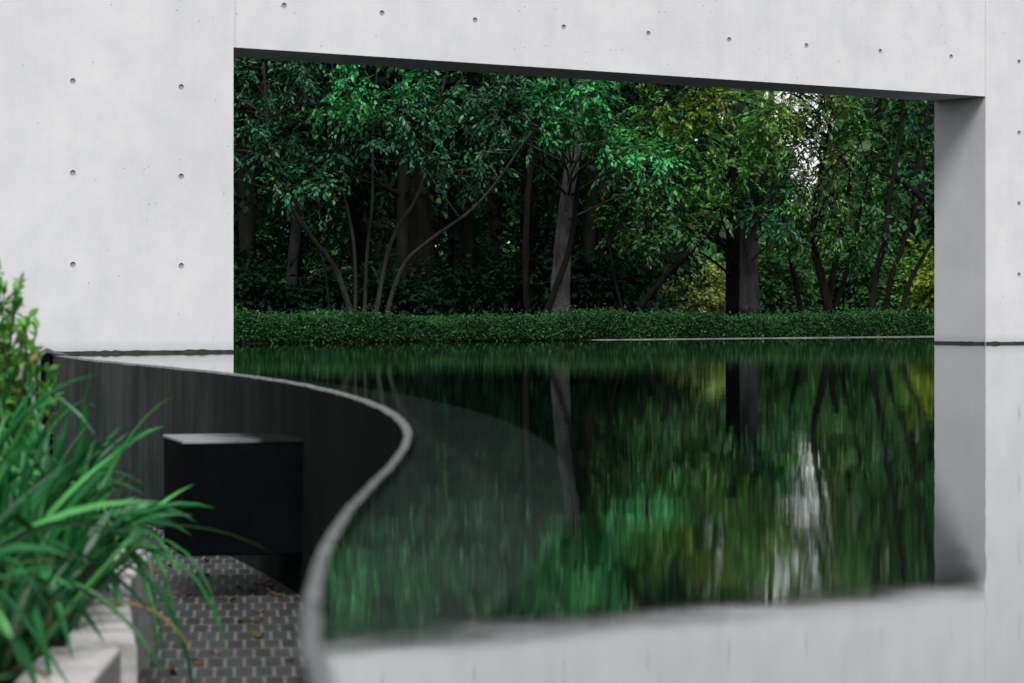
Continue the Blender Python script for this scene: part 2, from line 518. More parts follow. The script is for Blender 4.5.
def build_wall():
    # local frame: x along the wall, y into the wall, z up
    root = empty('concrete_wall', (P0[0], P0[1], 0),
                 'tall pale fair-faced concrete wall with a wide rectangular opening over the pond', 'wall', rz=ANG)
    ks = list(range(-7, 16)); rs = list(range(-2, 6))
    sx = lambda k: 0.285 - 0.2955 + 0.591 * k
    zz = lambda r: 1.0635 + 0.449 * (r - 0.5) - (0.007 if r == 3 else 0) if r > -2 else 0.0
    R = 0.0155; N = 20
    mb = MB(); holes = []
    for k in ks:
        for r in rs:
            if 0 <= k <= 8 and r <= 2: continue
            x0, x1, z0, z1 = sx(k), sx(k + 1), zz(r), zz(r + 1)
            cx, cz = (x0 + x1) / 2, 1.0635 + 0.449 * r
            v = [(x0, 0, z0), (x1, 0, z0), (x1, 0, z1), (x0, 0, z1)]
            ring = [(cx + R * math.cos(2 * math.pi * (j + .5) / N - 3 * math.pi / 4),
                     0, cz + R * math.sin(2 * math.pi * (j + .5) / N - 3 * math.pi / 4)) for j in range(N)]
            f = []
            q = N // 4
            for c in range(4):
                a = 4 + c * q
                nxt = [4 + (c * q + j) % N for j in range(q + 1)]
                f.append((c, (c + 1) % 4) + tuple(reversed(nxt)))
            mb.add(v + ring, f)
            holes.append((cx, cz))
    xa, xb, zt = sx(-7), sx(16), zz(6)
    ox0, ox1, oz = sx(0), sx(9), zz(3)
    # back, ends, top, jambs, soffit
    q = lambda *p: mb.add(p, [tuple(range(len(p)))])
    q((ox0, TH, 0), (xa, TH, 0), (xa, TH, zt), (ox0, TH, zt))
    q((xb, TH, 0), (ox1, TH, 0), (ox1, TH, zt), (xb, TH, zt))
    q((ox1, TH, oz), (ox0, TH, oz), (ox0, TH, zt), (ox1, TH, zt))
    q((xa, TH, 0), (xa, 0, 0), (xa, 0, zt), (xa, TH, zt))
    q((xb, 0, 0), (xb, TH, 0), (xb, TH, zt), (xb, 0, zt))
    q((xa, 0, zt), (xb, 0, zt), (xb, TH, zt), (xa, TH, zt))
    q((ox0, 0, 0), (ox0, TH, 0), (ox0, TH, oz), (ox0, 0, oz))
    q((ox1, TH, 0), (ox1, 0, 0), (ox1, 0, oz), (ox1, TH, oz))
    q((ox0, 0, oz), (ox0, TH, oz), (ox1, TH, oz), (ox1, 0, oz))
    mb.build('wall_slab', M['wall'], root)
    # plugged tie holes: a shallow tapered recess, one part each
    proto = None
    for (cx, cz) in holes:
        if proto is None:
            h = MB()
            a = [(R * math.cos(2 * math.pi * j / N + math.pi / N), 0.0, R * math.sin(2 * math.pi * j / N + math.pi / N)) for j in range(N)]
            b = [(x * .72, 0.007, z * .72) for x, _, z in a]
            h.add(a + b, [(j, (j + 1) % N, N + (j + 1) % N, N + j) for j in range(N)] + [tuple(range(N, 2 * N))])
            o = proto = h.build('tie_hole', M['hole'], root)
        else:
            o = proto.copy(); COL.objects.link(o); o.parent = root
        o.location = (cx, 0, cz)
    # ragged mossy line where the wall meets the water
    def strip(xa, xb, yf, name):
        m = MB(); x = xa; pts = []
        while x < xb:
            pts.append((x, WATER + 0.012 + 0.007 * rng.random() ** 2 + (0.005 if rng.random() < .04 else 0)))
            x += rng.uniform(0.008, 0.05)
        pts.append((xb, WATER + 0.01))
        v = []; f = []
        for i, (x, z) in enumerate(pts):
            v += [yf(x, WATER - 0.04), yf(x, z)]
            if i: f.append((2 * i - 2, 2 * i, 2 * i + 1, 2 * i - 1))
        m.add(v, f)
        m.build(name, M['moss'], root)
    strip(-1.0, ox0 - 0.002, lambda x, z: (x, -0.004, z), 'moss_line')
    strip(ox1 + 0.002, ox1 + 3.3, lambda x, z: (x, -0.004, z), 'moss_line')
    strip(0.003, TH - 0.003, lambda x, z: (ox1 - 0.004, x, z), 'moss_line')
    return root


build_wall()

# ------------------------------------------------------------------ pool: rim line seen in the photo, un-projected to the water plane
def on_water(px, py):
    z = (CAM_Z - WATER) * F / (py - HOR)
    return ((px - 512) * z / F, z)


rim_px = [(60, 354.3), (94, 358.6), (140, 363), (190, 367.8), (232, 372.3), (270, 377.5), (308, 384), (345, 393.3),
          (372, 402.5), (392, 414), (402, 428), (399, 443), (387, 460), (367, 480), (345, 503), (325, 530), (311, 560), (302, 595),
          (300, 628), (306, 665)]
rim_w = [(-2.235, 12.40)] + [on_water(*p) for p in rim_px] + [(-0.06, 1.05), (0.04, 0.45), (0.24, -0.4), (0.7, -1.6)]
rim = smooth_line(rim_w, 6)
tan = unit(np.gradient(rim, axis=0))
inn = np.stack([-tan[:, 1], tan[:, 0]], axis=1)      # towards the pool (right of the line as it comes to the camera)
if inn[len(inn) // 2][0] < 0: inn = -inn


def ribbon(mb, a, b):
    n = len(a)
    mb.add(np.vstack([a, b]), [(i, i + 1, n + i + 1, n + i) for i in range(n - 1)])


def lift(p, z): return np.column_stack([p, np.full(len(p), z)])


def build_pool_wall():
    root = empty('pool_wall', (rim[0][0], rim[0][1], 0),
                 'dark wet curved concrete pond wall whose thin pale rim sweeps towards the camera', 'pool wall')
    org = (rim[0][0], rim[0][1], 0)
    lip = 0.016; LZ = WATER - 0.014; thick = 0.27
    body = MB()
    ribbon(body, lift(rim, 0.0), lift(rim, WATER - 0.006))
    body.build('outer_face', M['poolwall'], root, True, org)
    r = MB()
    # rounded spill lip: a few strips over a 2 cm bullnose
    prof = [(0, -0.007), (0.0008, -0.003), (0.004, 0.0005), (0.008, 0.0022), (0.013, 0.0012), (lip, -0.006), (lip + 0.004, -0.0145)]
    fine = smooth_line(rim, 6)
    ft = unit(np.gradient(fine, axis=0)); fn = np.stack([-ft[:, 1], ft[:, 0]], axis=1)
    if fn[len(fn) // 2][0] < 0: fn = -fn
    n = len(fine)
    wear = np.convolve(rng.normal(size=n + 8), np.ones(9) / 9, 'valid') * .0016 + rng.normal(size=n) * .0005
    wear_z = np.convolve(rng.normal(size=n + 8), np.ones(9) / 9, 'valid') * .0010
    lines = [np.column_stack([fine + fn * (d * (1 + 30 * wear) + wear * .6)[:, None], WATER + z + wear_z - .0004]) for d, z in prof]
    r.add(np.vstack(lines), [(k * n + i, k * n + i + 1, (k + 1) * n + i + 1, (k + 1) * n + i) for k in range(len(lines) - 1) for i in range(n - 1)])
    r.build('rim', M['rim'], root, True, org)
    led = MB()
    inner = rim + inn * np.interp(rim[:, 1], [1.0, 1.8, 2.5, 3.2], [.06, .10, .22, thick])[:, None]
    # the inner edge of a tight bend must not fold back on itself: smooth it
    for _ in range(30):
        inner[1:-1] = 0.25 * inner[:-2] + 0.5 * inner[1:-1] + 0.25 * inner[2:]
    ribbon(led, lift(rim + inn * (lip + 0.003), LZ), lift(inner, LZ - 0.012))
    ribbon(led, lift(inner, LZ - 0.012), lift(inner, 0.3))
    led.build('submerged_ledge', M['ledge'], root, False, org)
    # black strip put in as the gap's shade, and lead flashing, at the big wall
    e = MB()
    e.box(-0.045, 0.0, -0.05, 0.04, 0.0, WATER + 0.002)
    pl = e.build('gap_shade_strip', M['box'], root)
    fl = MB()
    fl.tube([(-0.05, -0.02, WATER + 0.003), (-0.02, -0.03, WATER + 0.016), (0.01, -0.05, WATER + 0.012), (0.05, -0.16, WATER + 0.006), (0.10, -0.30, WATER + 0.006), (0.16, -0.47, WATER + 0.004)],
            (0.010, 0.016, 0.012, 0.008, 0.007, 0.004), 8, 0.1)
    fl.build('flashing', M['lead'], root, True)
    return inner


build_pool_wall()

FA = np.array((-1.76, 16.25)); FD = unit(np.array((5.07, 4.0)))     # the far edge of the pond
def far_pt(t, w=0.0):
    n = np.array((-FD[1], FD[0]))
    return FA + FD * t + n * w
def far_t(px):
    """parameter along the far edge met by the sight line through column px"""
    k = (px - 512) / F
    return (k * FA[1] - FA[0]) / (FD[0] - k * FD[1])


def structure(name, mb, mat, smooth=False):
    return tag(mb.build(name, mat, None, smooth), kind='structure')


XR = 12.0
tR = (XR - FA[0]) / FD[0]; tL = (-6.5 - FA[0]) / FD[0]
wc = [wall_pt(s, TH / 2, 0)[:2] for s in (-4.0, -1.15)]
outline = [tuple(p) for p in (rim + inn * 0.012)] + [(XR, -1.6), tuple(far_pt(tR)), tuple(far_pt(tL)), tuple(wc[0]), tuple(wc[1])]
w = MB(); w.add([(x, y, WATER) for x, y in outline], [tuple(range(len(outline)))])
wo = w.build('water', M['water']); tag(wo, kind='structure')
inner_out = [tuple(p) for p in (rim + inn * 0.045)] + [(XR, -1.6), tuple(far_pt(tR)), tuple(far_pt(tL)), tuple(wc[0]), tuple(wc[1])]
w = MB(); w.add([(x, y, 0.33) for x, y in inner_out], [tuple(range(len(inner_out)))])
structure('pond_floor', w, M['poolfloor'])

# ground sheet to the horizon, paved path, raised forest bank
g = MB(); g.add([(-600, -600, -0.02), (600, -600, -0.02), (600, 900, -0.02), (-600, 900, -0.02)], [(0, 1, 2, 3)])
structure('ground', g, M['soil'])
p = MB()
pv = [(-7, -3, 0), (0.9, -3, 0)] + [(a, b, 0) for a, b in (rim + inn * 0.05)[::-1]] + [tuple(wall_pt(-1.2, 0.1, 0)), tuple(wall_pt(-4.2, .1, 0)), (-7, 9.0, 0)]
p.add(pv, [tuple(range(len(pv)))])
structure('paving', p, M['paving'])

b = MB()
us = np.concatenate([np.linspace(tL - 60, tL, 8)[:-1], np.linspace(tL, tR, 40), np.linspace(tR, tR + 80, 10)[1:]])
ws = np.array((0, 0.05, 0.5, 1, 1.6, 2.4, 3.5, 5, 7, 10, 14, 20, 30, 45, 70, 110, 180))
def bank_z(u, wv):
    return WATER + 0.015 + 0.05 * min(1, wv / 2.0) + (0.03 * math.sin(u * 1.7 + wv) * math.sin(wv * 1.3) if wv > .6 else 0)
vv = []
for u in us:
    q = far_pt(u, 0.0); vv.append((q[0], q[1], -0.01))
    for wv in ws:
        q = far_pt(u, wv); vv.append((q[0], q[1], bank_z(u, wv) if wv > .01 else WATER - 0.012))
nw = len(ws) + 1
b.add(vv, [(i * nw + j, (i + 1) * nw + j, (i + 1) * nw + j + 1, i * nw + j + 1) for i in range(len(us) - 1) for j in range(nw - 1)])
structure('terrain', b, M['terrain'])
b = MB(); b.box(XR, 90, -3, far_pt(tR)[1] - .05, -0.01, WATER + 0.05)
structure('lawn', b, M['terrain'])
# thin pale kerb along the far edge of the pond
b = MB()
prev = None
for t in np.arange(tL, tR, 0.9):
    a, c = t + 0.004, t + 0.896
    q = [far_pt(a, -0.05), far_pt(c, -0.05), far_pt(c, 0.03), far_pt(a, 0.03)]
    z0, z1 = WATER - 0.1, WATER + 0.006 + rng.normal() * 0.001
    if t < far_t(540): z1 = WATER - 0.02
    v = [(x, y, z) for z in (z0, z1) for x, y in q]
    b.add(v, [(4, 5, 6, 7), (0, 1, 5, 4), (1, 2, 6, 5), (2, 3, 7, 6), (3, 0, 4, 7)])
structure('kerb', b, M['bankkerb'])


# ------------------------------------------------------------------ hedge on the far bank
def build_hedge():
    t0, t1 = tL + .5, min(tR - .5, 11.5)
    base = far_pt(0, .4)
    root = empty('hedge', (base[0], base[1], WATER), 'long low clipped green hedge along the far edge of the pond', 'hedge')
    LV = Leaves()
    n = 72000
    t = rng.uniform(t0, t1, n)
    # concentrate leaves where the hedge shows through the opening
    vis = rng.random(n) < .8
    t = np.where(vis, rng.uniform(-0.6, 7.2, n), t)
    top = 0.150 + 0.016 * np.sin(t * 2.3) + 0.016 * np.sin(t * 6.1 + 1) + 0.013 * np.sin(t * 14) + 0.008 * np.sin(t * 37 + 2) * np.sin(t * 5)
    face = rng.random(n)
    h = np.where(face < .62, rng.random(n) ** 0.85 * top, top * rng.uniform(.86, 1.06, n))
    wv = np.where(face < .62, 0.0 + 0.05 * rng.random(n) + 0.02 * np.sin(t * 9) + 0.05 * (h / top) ** 2, rng.uniform(.1, .75, n))
    h += np.where(rng.random(n) < .05, rng.uniform(0, .06, n), 0)
    nx, ny = -FD[1], FD[0]
    p = np.column_stack([FA[0] + FD[0] * t + nx * wv, FA[1] + FD[1] * t + ny * wv, WATER + 0.008 + h])
    out = np.column_stack([np.full(n, -nx), np.full(n, -ny), np.full(n, 0.55)])
    d = rng.normal(size=(n, 3)) * 0.8 + out * 0.5
    u = out * 0.8 + rng.normal(size=(n, 3)) * 0.5 + np.array((0, 0, .6))
    l = rng.uniform(.015, .029, n)
    LV.add(p, d, u, l, l * .55)
    LV.build('foliage', M['leaf_hedge'], root, (base[0], base[1], WATER))
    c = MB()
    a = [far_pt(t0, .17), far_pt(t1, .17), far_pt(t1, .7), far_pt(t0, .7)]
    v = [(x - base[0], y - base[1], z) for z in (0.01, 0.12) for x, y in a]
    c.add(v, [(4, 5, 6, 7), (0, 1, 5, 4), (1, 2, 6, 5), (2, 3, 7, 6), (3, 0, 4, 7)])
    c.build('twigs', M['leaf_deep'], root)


build_hedge()


# ------------------------------------------------------------------ trees
def ground_at(x, y):
    return WATER + 0.03


def make_tree(name, base, stems, clumps, leaf, bark, leaf_len, label, cat='tree', group=None, per=9, droop=.35,
              stem_name='trunk', limb_from=None, ratio=.5, twig=True):
    """stems: list of (points, radii); clumps: list of (centre, radius, n_sprays[, material])"""
    base = np.asarray(base, float)
    root = empty(name, base, label, cat, group)
    allp = []
    objs = []
    for pts, rad in stems:
        sp = smooth_line(pts, 5)
        rr = np.interp(np.linspace(0, 1, len(sp)), np.linspace(0, 1, len(rad)), rad)
        mb = MB(); mb.tube(sp, rr, 10, 0.035)
        objs.append(mb); allp.append(sp)
    allp_c = np.concatenate(allp)
    mats = {}
    sid = np.concatenate([np.full(len(a), i) for i, a in enumerate(allp)])
    for c in clumps:
        ctr, rad, ns = np.asarray(c[0], float), c[1], c[2]
        mk = c[3] if len(c) > 3 else leaf
        LV = mats.setdefault(mk, Leaves())
        # a limb from the nearest lower stem point
        ok = allp_c[:, 2] < ctr[2] + 0.1
        if not ok.any(): ok[:] = True
        cand, cid = allp_c[ok], sid[ok]
        dd = np.linalg.norm(cand - ctr, axis=1) + 0.6 * np.maximum(0, cand[:, 2] - ctr[2] + 0.3)
        p0 = cand[np.argmin(dd)]; wood = objs[cid[np.argmin(dd)]]
        L = np.linalg.norm(ctr - p0)
        if L > .05:
            r0 = min(0.013, 0.004 + 0.006 * L)
            wood.tube(bend(p0, ctr, 6), np.linspace(r0, 0.005, 6), 5)
        sprays(LV, wood if twig else None, ctr, rad, ns, leaf_len * (c[4] if len(c) > 4 else 1), per, droop, ratio=ratio)
    for mb in objs:
        mb.build(stem_name, bark, root, True, base)
    for mk, LV in mats.items():
        LV.build('crown', M[mk], root, base)
    return root


def P(px, py, z): return W(px, py, z)
def C(px, py, rpx, z, ns, *a): return (W(px, py, z + rng.normal() * .25), rpx * z / F, ns, *a)


def canopy(cx, cy, z0, z1, rad, n, ns, crad, *a):
    """crown above what the opening shows"""
    out = []
    for _ in range(n):
        r = rad * math.sqrt(rng.random()); t = rng.random() * 6.283
        out.append((np.array((cx + r * math.cos(t), cy + r * math.sin(t), rng.uniform(z0, z1))), crad, ns, *a))
    return out


# --- 1: many-stemmed tree at left
z = 19.3
b1 = np.array((*W(352, 303, z)[:2], ground_at(0, 0)))
def stem(pxs, zz, dz=0.0, r0=.03, r1=.012):
    r0 *= .85; r1 *= .85
    n = len(pxs)
    pts = [W(x, y, zz + dz * i / (n - 1)) for i, (x, y) in enumerate(pxs)]
    pts[0][2] = ground_at(0, 0) - .05
    return (pts, (r0, (r0 + r1) / 2, r1))
st1 = [stem([(358, 305), (336, 272), (312, 238), (290, 205), (270, 150), (262, 60)], z, -.5, .030, .012),
       stem([(353, 305), (354, 270), (350, 225), (335, 150), (330, 40)], z, .2, .020, .008),
       stem([(362, 305), (366, 250), (371, 200), (372, 120), (380, 20)], z + .2, .3, .018, .008),
       stem([(370, 305), (384, 262), (397, 225), (420, 185), (440, 90), (470, 10)], z, .5, .024, .010),
       stem([(378, 305), (400, 268), (430, 238), (466, 212), (494, 182), (530, 130)], z - .2, -.3, .024, .009),
       stem([(330, 305), (322, 260), (300, 215)], z + .8, .3, .012, .005)]
cl1 = []
for px, py, r, n, mk in [(262, 88, 26, 16, 'leaf_teal'), (298, 80, 20, 10, 'leaf_teal'), (255, 125, 20, 12, 'leaf_teal'),
                         (288, 130, 26, 20, 'leaf_teal'), (262, 150, 16, 9, 'leaf_teal'), (335, 150, 20, 14, 'leaf_teal'),
                         (278, 178, 20, 12, 'leaf_teal'), (305, 172, 22, 16, 'leaf_teal'), (325, 180, 16, 12, 'leaf_teal'), (290, 190, 14, 8, 'leaf_teal'),
                         (352, 84, 20, 22, 'leaf_bright'), (350, 112, 22, 20, 'leaf_bright'), (325, 105, 20, 16, 'leaf_bright'), (372, 100, 14, 10, 'leaf_bright'),
                         (412, 82, 22, 20, 'leaf_bright'), (398, 112, 26, 20, 'leaf_teal'), (424, 128, 24, 18, 'leaf_teal'), (382, 135, 20, 12, 'leaf_teal'),
                         (440, 100, 20, 14, 'leaf_teal'), (412, 150, 16, 9, 'leaf_teal'), (300, 60, 30, 18, 'leaf_teal'), (240, 70, 25, 12, 'leaf_teal'),
                         (245, 110, 18, 10, 'leaf_teal'), (440, 160, 22, 10, 'leaf_dark'), (470, 175, 24, 10, 'leaf_dark'), (494, 165, 18, 8, 'leaf_teal'),
                         (205, 90, 30, 16, 'leaf_teal'), (215, 150, 25, 12, 'leaf_teal'), (180, 170, 28, 12, 'leaf_teal'),
                         (350, 55, 25, 16, 'leaf_bright'), (410, 50, 25, 16, 'leaf_teal')]:
    cl1.append(C(px, py, r * .88, z - .3, int(n * 1.9), mk))
cl1 += canopy(b1[0], z + .2, 3.0, 4.6, 1.5, 18, 16, .34, 'leaf_teal', 1.5)
make_tree('spreading_tree', b1, st1, cl1, 'leaf_teal', M['bark_stem'], .048,
          'many-stemmed tree fanning out at the left of the opening, dark blue-green leaves', stem_name='stem')

# --- 2: pale leaning trunk in the middle, brightest leaves
z = 20.6
b2 = np.array((*W(556, 305, z)[:2], ground_at(0, 0)))
st2 = [([W(558, 312, z), W(559, 285, z), W(562, 240, z), W(568, 185, z), W(574, 130, z), W(584, 30, z), W(590, -140, z)],
        (.088, .080, .070, .062, .054, .04, .02))]
cl2 = []
for px, py, r, n, mk in [(470, 95, 26, 22, 'leaf_teal'), (505, 85, 22, 20, 'leaf_teal'), (455, 120, 20, 14, 'leaf_teal'), (500, 118, 24, 16, 'leaf_teal'),
                         (540, 98, 24, 22, 'leaf_bright'), (560, 120, 24, 22, 'leaf_bright'), (590, 92, 26, 26, 'leaf_bright'),
                         (600, 122, 26, 26, 'leaf_bright'), (570, 118, 16, 10, 'leaf_bright'), (622, 145, 20, 18, 'leaf_bright'), (606, 140, 14, 9, 'leaf_bright'),
                         (640, 150, 15, 13, 'leaf_bright'), (660, 155, 12, 11, 'leaf_bright'), (662, 170, 8, 5, 'leaf_bright'), (530, 140, 18, 10, 'leaf_teal'),
                         (540, 125, 14, 6, 'leaf_bright'), (480, 150, 18, 8, 'leaf_teal'), (560, 75, 24, 18, 'leaf_bright'), (600, 65, 24, 18, 'leaf_bright'), (520, 60, 24, 16, 'leaf_teal')]:
    cl2.append(C(px, py, r * .95, z - 1.0, int(n * 2.0), mk))
cl2 += canopy(b2[0], z, 3.0, 5.2, 1.7, 16, 16, .36, 'leaf_mid', 1.5)
make_tree('leaning_tree', b2, st2, cl2, 'leaf_bright', M['bark_light'], .050,
          'leaning tree with pale grey trunk in the middle of the opening, brightest green leaves', droop=.35)
# dark slim tree crossing in front of the pale trunk
z = 20.25
bv = np.array((*W(548, 305, z)[:2], ground_at(0, 0)))
make_tree('slim_tree', bv, [([W(545, 312, z), W(553, 290, z), W(565, 258, z), W(572, 225, z), W(577, 180, z), W(590, 120, z), W(600, 20, z)], (.03, .027, .024, .022, .018, .012, .006))],
          canopy(W(600, 100, z)[0], z, 2.9, 3.8, .6, 8, 10, .28) + [C(610, 110, 22, z, 12)], 'leaf_dark', M['bark_dark'], .07,
          'slim dark sapling crossing close in front of the pale leaning trunk')

# --- 3: the twin trunks
z = 22.6
for (xs, rad, bk, lab, cls) in [
    ([(733, 312), (732.5, 270), (732, 225), (730, 150), (724, 20), (720, -160)], .078, 'bark_dark', 'darker left-hand trunk of the close pair of straight trees, mid-green crown',
     [(650, 105, 28, 18, 'leaf_mid'), (685, 110, 28, 18, 'leaf_yellow'), (640, 130, 22, 12, 'leaf_mid'), (665, 140, 26, 16, 'leaf_mid'), (700, 140, 28, 18, 'leaf_mid'),
      (640, 185, 26, 14, 'leaf_darkwarm'), (670, 180, 28, 16, 'leaf_mid'), (705, 175, 26, 16, 'leaf_mid'), (655, 215, 26, 14, 'leaf_darkwarm'), (690, 210, 26, 14, 'leaf_mid'),
      (720, 205, 22, 14, 'leaf_mid'), (690, 228, 20, 12, 'leaf_darkwarm'), (645, 240, 20, 10, 'leaf_darkwarm'), (620, 210, 24, 12, 'leaf_darkwarm'),  (610, 170, 22, 12, 'leaf_darkwarm')]),
    ([(748, 312), (747.5, 270), (748, 225), (752, 150), (760, 20), (765, -160)], .090, 'bark_grey', 'lighter grey right-hand trunk of the close pair of straight trees, mid-green crown',
     [(735, 100, 28, 20, 'leaf_mid'), (765, 112, 26, 18, 'leaf_mid'), (740, 135, 28, 18, 'leaf_mid'), (768, 150, 24, 18, 'leaf_mid'), (738, 168, 24, 16, 'leaf_mid'),
      (765, 185, 24, 20, 'leaf_teal'), (745, 200, 22, 16, 'leaf_teal'), (772, 210, 20, 15, 'leaf_teal'), (752, 212, 14, 8, 'leaf_teal'), (785, 195, 16, 10, 'leaf_teal'), (785, 225, 12, 6, 'leaf_teal'),
      (757, 104, 14, 12, 'leaf_mid'), (758, 124, 14, 12, 'leaf_mid'), (752, 145, 14, 10, 'leaf_mid'), (790, 125, 20, 10, 'leaf_yellow'), (715, 95, 22, 14, 'leaf_yellow')])]:
    bb = np.array((*W(xs[0][0], 305, z)[:2], ground_at(0, 0)))
    zz = z + .15 if 'darker' in lab else z - .1
    stp = [([W(x, y, zz) for x, y in xs], (rad, rad * .93, rad * .86, rad * .78, rad * .6, rad * .3))]
    cl = [C(px, py, r, z - .8, int(n * 1.7), mk) for px, py, r, n, mk in cls]
    cl += canopy(bb[0], z + .6, 3.6, 5.6, 1.4, 6, 13, .38, 'leaf_mid', 1.5)
    make_tree('straight_tree', bb, stp, cl, 'leaf_mid', M[bk], .052, lab, per=12, droop=.2)

# dark leaning stem with bare branches left of the twin trunks
z = 21.9
bb = np.array((*W(636, 305, z)[:2], ground_at(0, 0)))
make_tree('leaning_sapling', bb, [([W(634, 312, z), W(655, 285, z), W(680, 258, z), W(705, 235, z), W(735, 205, z)], (.032, .028, .024, .018, .009)),
                                  ([W(622, 312, z + .2), W(612, 270, z + .3), W(606, 225, z + .4), W(600, 170, z + .4)], (.016, .013, .010, .006))],
          [C(640, 225, 26, z + .3, 12), C(610, 235, 24, z + .4, 10), C(670, 200, 24, z + .3, 12), C(700, 215, 20, z + .1, 10)], 'leaf_darkwarm', M['bark_dark'], .06,
          'dark sapling leaning right towards the pair of straight trunks', stem_name='stem')

# --- 4: pale-leaved tree before the bright gap in the wood
z = 22.0
bb = np.array((*W(830, 305, z)[:2], ground_at(0, 0)))
st4 = [([W(828, 312, z), W(820, 275, z), W(813, 245, z), W(814, 205, z), W(822, 160, z), W(832, 95, z), W(836, 20, z)], (.040, .035, .030, .024, .015, .010, .004)),
       ([W(826, 312, z + .1), W(836, 250, z + .1), W(845, 205, z + .2), W(850, 170, z + .2), W(862, 120, z)], (.03, .024, .02, .014, .006)),
       ([W(832, 312, z + .2), W(848, 262, z + .3), W(858, 215, z + .3), W(868, 170, z + .3)], (.024, .02, .015, .007)),
       ([W(800, 312, z + .4), W(793, 275, z + .4), W(785, 240, z + .4), W(780, 200, z + .4)], (.026, .022, .016, .008))]
cl4 = [C(px, py, r * 1.15, z, int(n * 1.6), mk) for px, py, r, n, mk in
       [(805, 105, 22, 9, 'leaf_pale'), (790, 145, 18, 8, 'leaf_pale'), (830, 125, 20, 9, 'leaf_pale'), (845, 150, 18, 10, 'leaf_pale'), (820, 160, 16, 6, 'leaf_pale'), (828, 178, 15, 8, 'leaf_pale'), (818, 112, 14, 12, 'leaf_pale'), (835, 150, 15, 14, 'leaf_pale'), (782, 185, 14, 12, 'leaf_teal'),
        (800, 180, 16, 6, 'leaf_pale'), (838, 175, 16, 8, 'leaf_pale'), (826, 195, 12, 4, 'leaf_pale'), (850, 190, 14, 8, 'leaf_mid'), (780, 105, 20, 10, 'leaf_yellow'),
        (845, 105, 20, 10, 'leaf_mid'), (795, 118, 16, 12, 'leaf_pale'), (815, 140, 18, 10, 'leaf_pale'), (780, 165, 14, 12, 'leaf_pale'), (810, 185, 16, 9, 'leaf_pale'), (788, 200, 14, 12, 'leaf_mid'), (822, 215, 16, 12, 'leaf_mid'), (840, 232, 16, 12, 'leaf_mid'), (812, 235, 14, 12, 'leaf_darkwarm'), (835, 200, 14, 10, 'leaf_pale'), (775, 130, 16, 14, 'leaf_yellow'), (855, 128, 18, 14, 'leaf_mid'), (795, 215, 14, 7, 'leaf_mid'), (845, 215, 14, 7, 'leaf_darkwarm'), (862, 165, 14, 8, 'leaf_darkwarm'), (800, 240, 14, 8, 'leaf_darkwarm'), (780, 230, 12, 8, 'leaf_darkwarm')]]
cl4 += [C(px, py, 15, z, 13, 'leaf_pale') for px, py in [(798, 122), (812, 142), (804, 168), (790, 150), (818, 165), (808, 108), (790, 80), (806, 84), (822, 82), (800, 62), (816, 58), (700, 78), (712, 95)]]
cl4 += [C(px, py, 20, z, 16, mk) for px, py, mk in [(790, 92, 'leaf_pale'), (812, 96, 'leaf_pale'), (832, 92, 'leaf_pale'), (800, 70, 'leaf_mid'), (825, 70, 'leaf_pale'), (845, 80, 'leaf_mid'), (780, 60, 'leaf_mid'), (812, 45, 'leaf_mid'), (838, 45, 'leaf_mid')]]
make_tree('airy_tree', bb, st4, cl4, 'leaf_pale', M['bark_dark'], .046,
          'airy pale-leaved tree in front of the bright white gap in the wood', stem_name='stem')

# --- 5: dark tree filling the upper right corner, bare low stems
z = 21.6
bb = np.array((*W(886, 305, z)[:2], ground_at(0, 0)))
st5 = [([W(870, 312, z), W(874, 275, z), W(882, 245, z), W(888, 200, z), W(900, 120, z), W(905, 0, z)], (.032, .028, .025, .02, .015, .008)),
       ([W(884, 312, z + .2), W(890, 275, z + .2), W(900, 248, z + .2), W(915, 205, z + .2)], (.026, .023, .018, .01)),
       ([W(900, 312, z + .1), W(908, 282, z + .1), W(922, 255, z + .1), W(945, 215, z + .1)], (.024, .021, .017, .009)),
       ([W(960, 312, z + .3), W(950, 250, z + .3), W(935, 215, z + .3), W(905, 183, z + .3), W(870, 168, z + .3)], (.05, .045, .036, .022, .01))]
cl5 = [C(px, py, r, z + .2, n, mk) for px, py, r, n, mk in
       [(870, 115, 26, 18, 'leaf_dark'), (905, 112, 28, 20, 'leaf_dark'), (940, 115, 28, 18, 'leaf_dark'), (885, 145, 24, 16, 'leaf_dark'), (920, 150, 26, 18, 'leaf_dark'),
        (950, 155, 26, 16, 'leaf_dark'), (900, 175, 20, 10, 'leaf_dark'), (930, 185, 20, 10, 'leaf_dark'), (985, 130, 30, 18, 'leaf_dark'), (1000, 180, 28, 14, 'leaf_dark'),
        (860, 140, 14, 6, 'leaf_darkwarm'), (870, 235, 20, 12, 'leaf_darkwarm'), (855, 245, 18, 12, 'leaf_darkwarm'), (880, 225, 18, 10, 'leaf_dark')]]
cl5 += canopy(bb[0] + .3, z + .3, 3.0, 5.0, 1.6, 12, 16, .38, 'leaf_dark', 1.5)
make_tree('dark_tree', bb, st5, cl5, 'leaf_dark', M['bark_dark'], .056,
          'dark-leaved tree with several leaning stems beside the right end of the opening', stem_name='stem')

# --- slim background trunks one can pick out in the gloom
def back_trunk(pxs, z, r, bark, label, group=None, cl=None, leaf='leaf_deep', nc=16):
    bb = np.array((*W(pxs[0][0], 305, z)[:2], ground_at(0, 0)))
    pts = [W(x, y, z) for x, y in pxs]
    pts[0][2] = bb[2] - .05
    top = pts[-1]
    pts.append(np.array((top[0] + rng.normal() * .1, top[1], 5.5)))
    clumps = canopy(top[0], z, 3.2, 5.8, 1.5 if nc > 8 else .6, nc, 12, .45, leaf, 1.4)
    for px, py, rr, n in (cl or []):
        clumps.append(C(px, py, rr, z, n, leaf))
    make_tree('forest_tree', bb, [(pts, (r, r * .95, r * .85, r * .4))], clumps, leaf, bark, .085, label, group=group, twig=False)


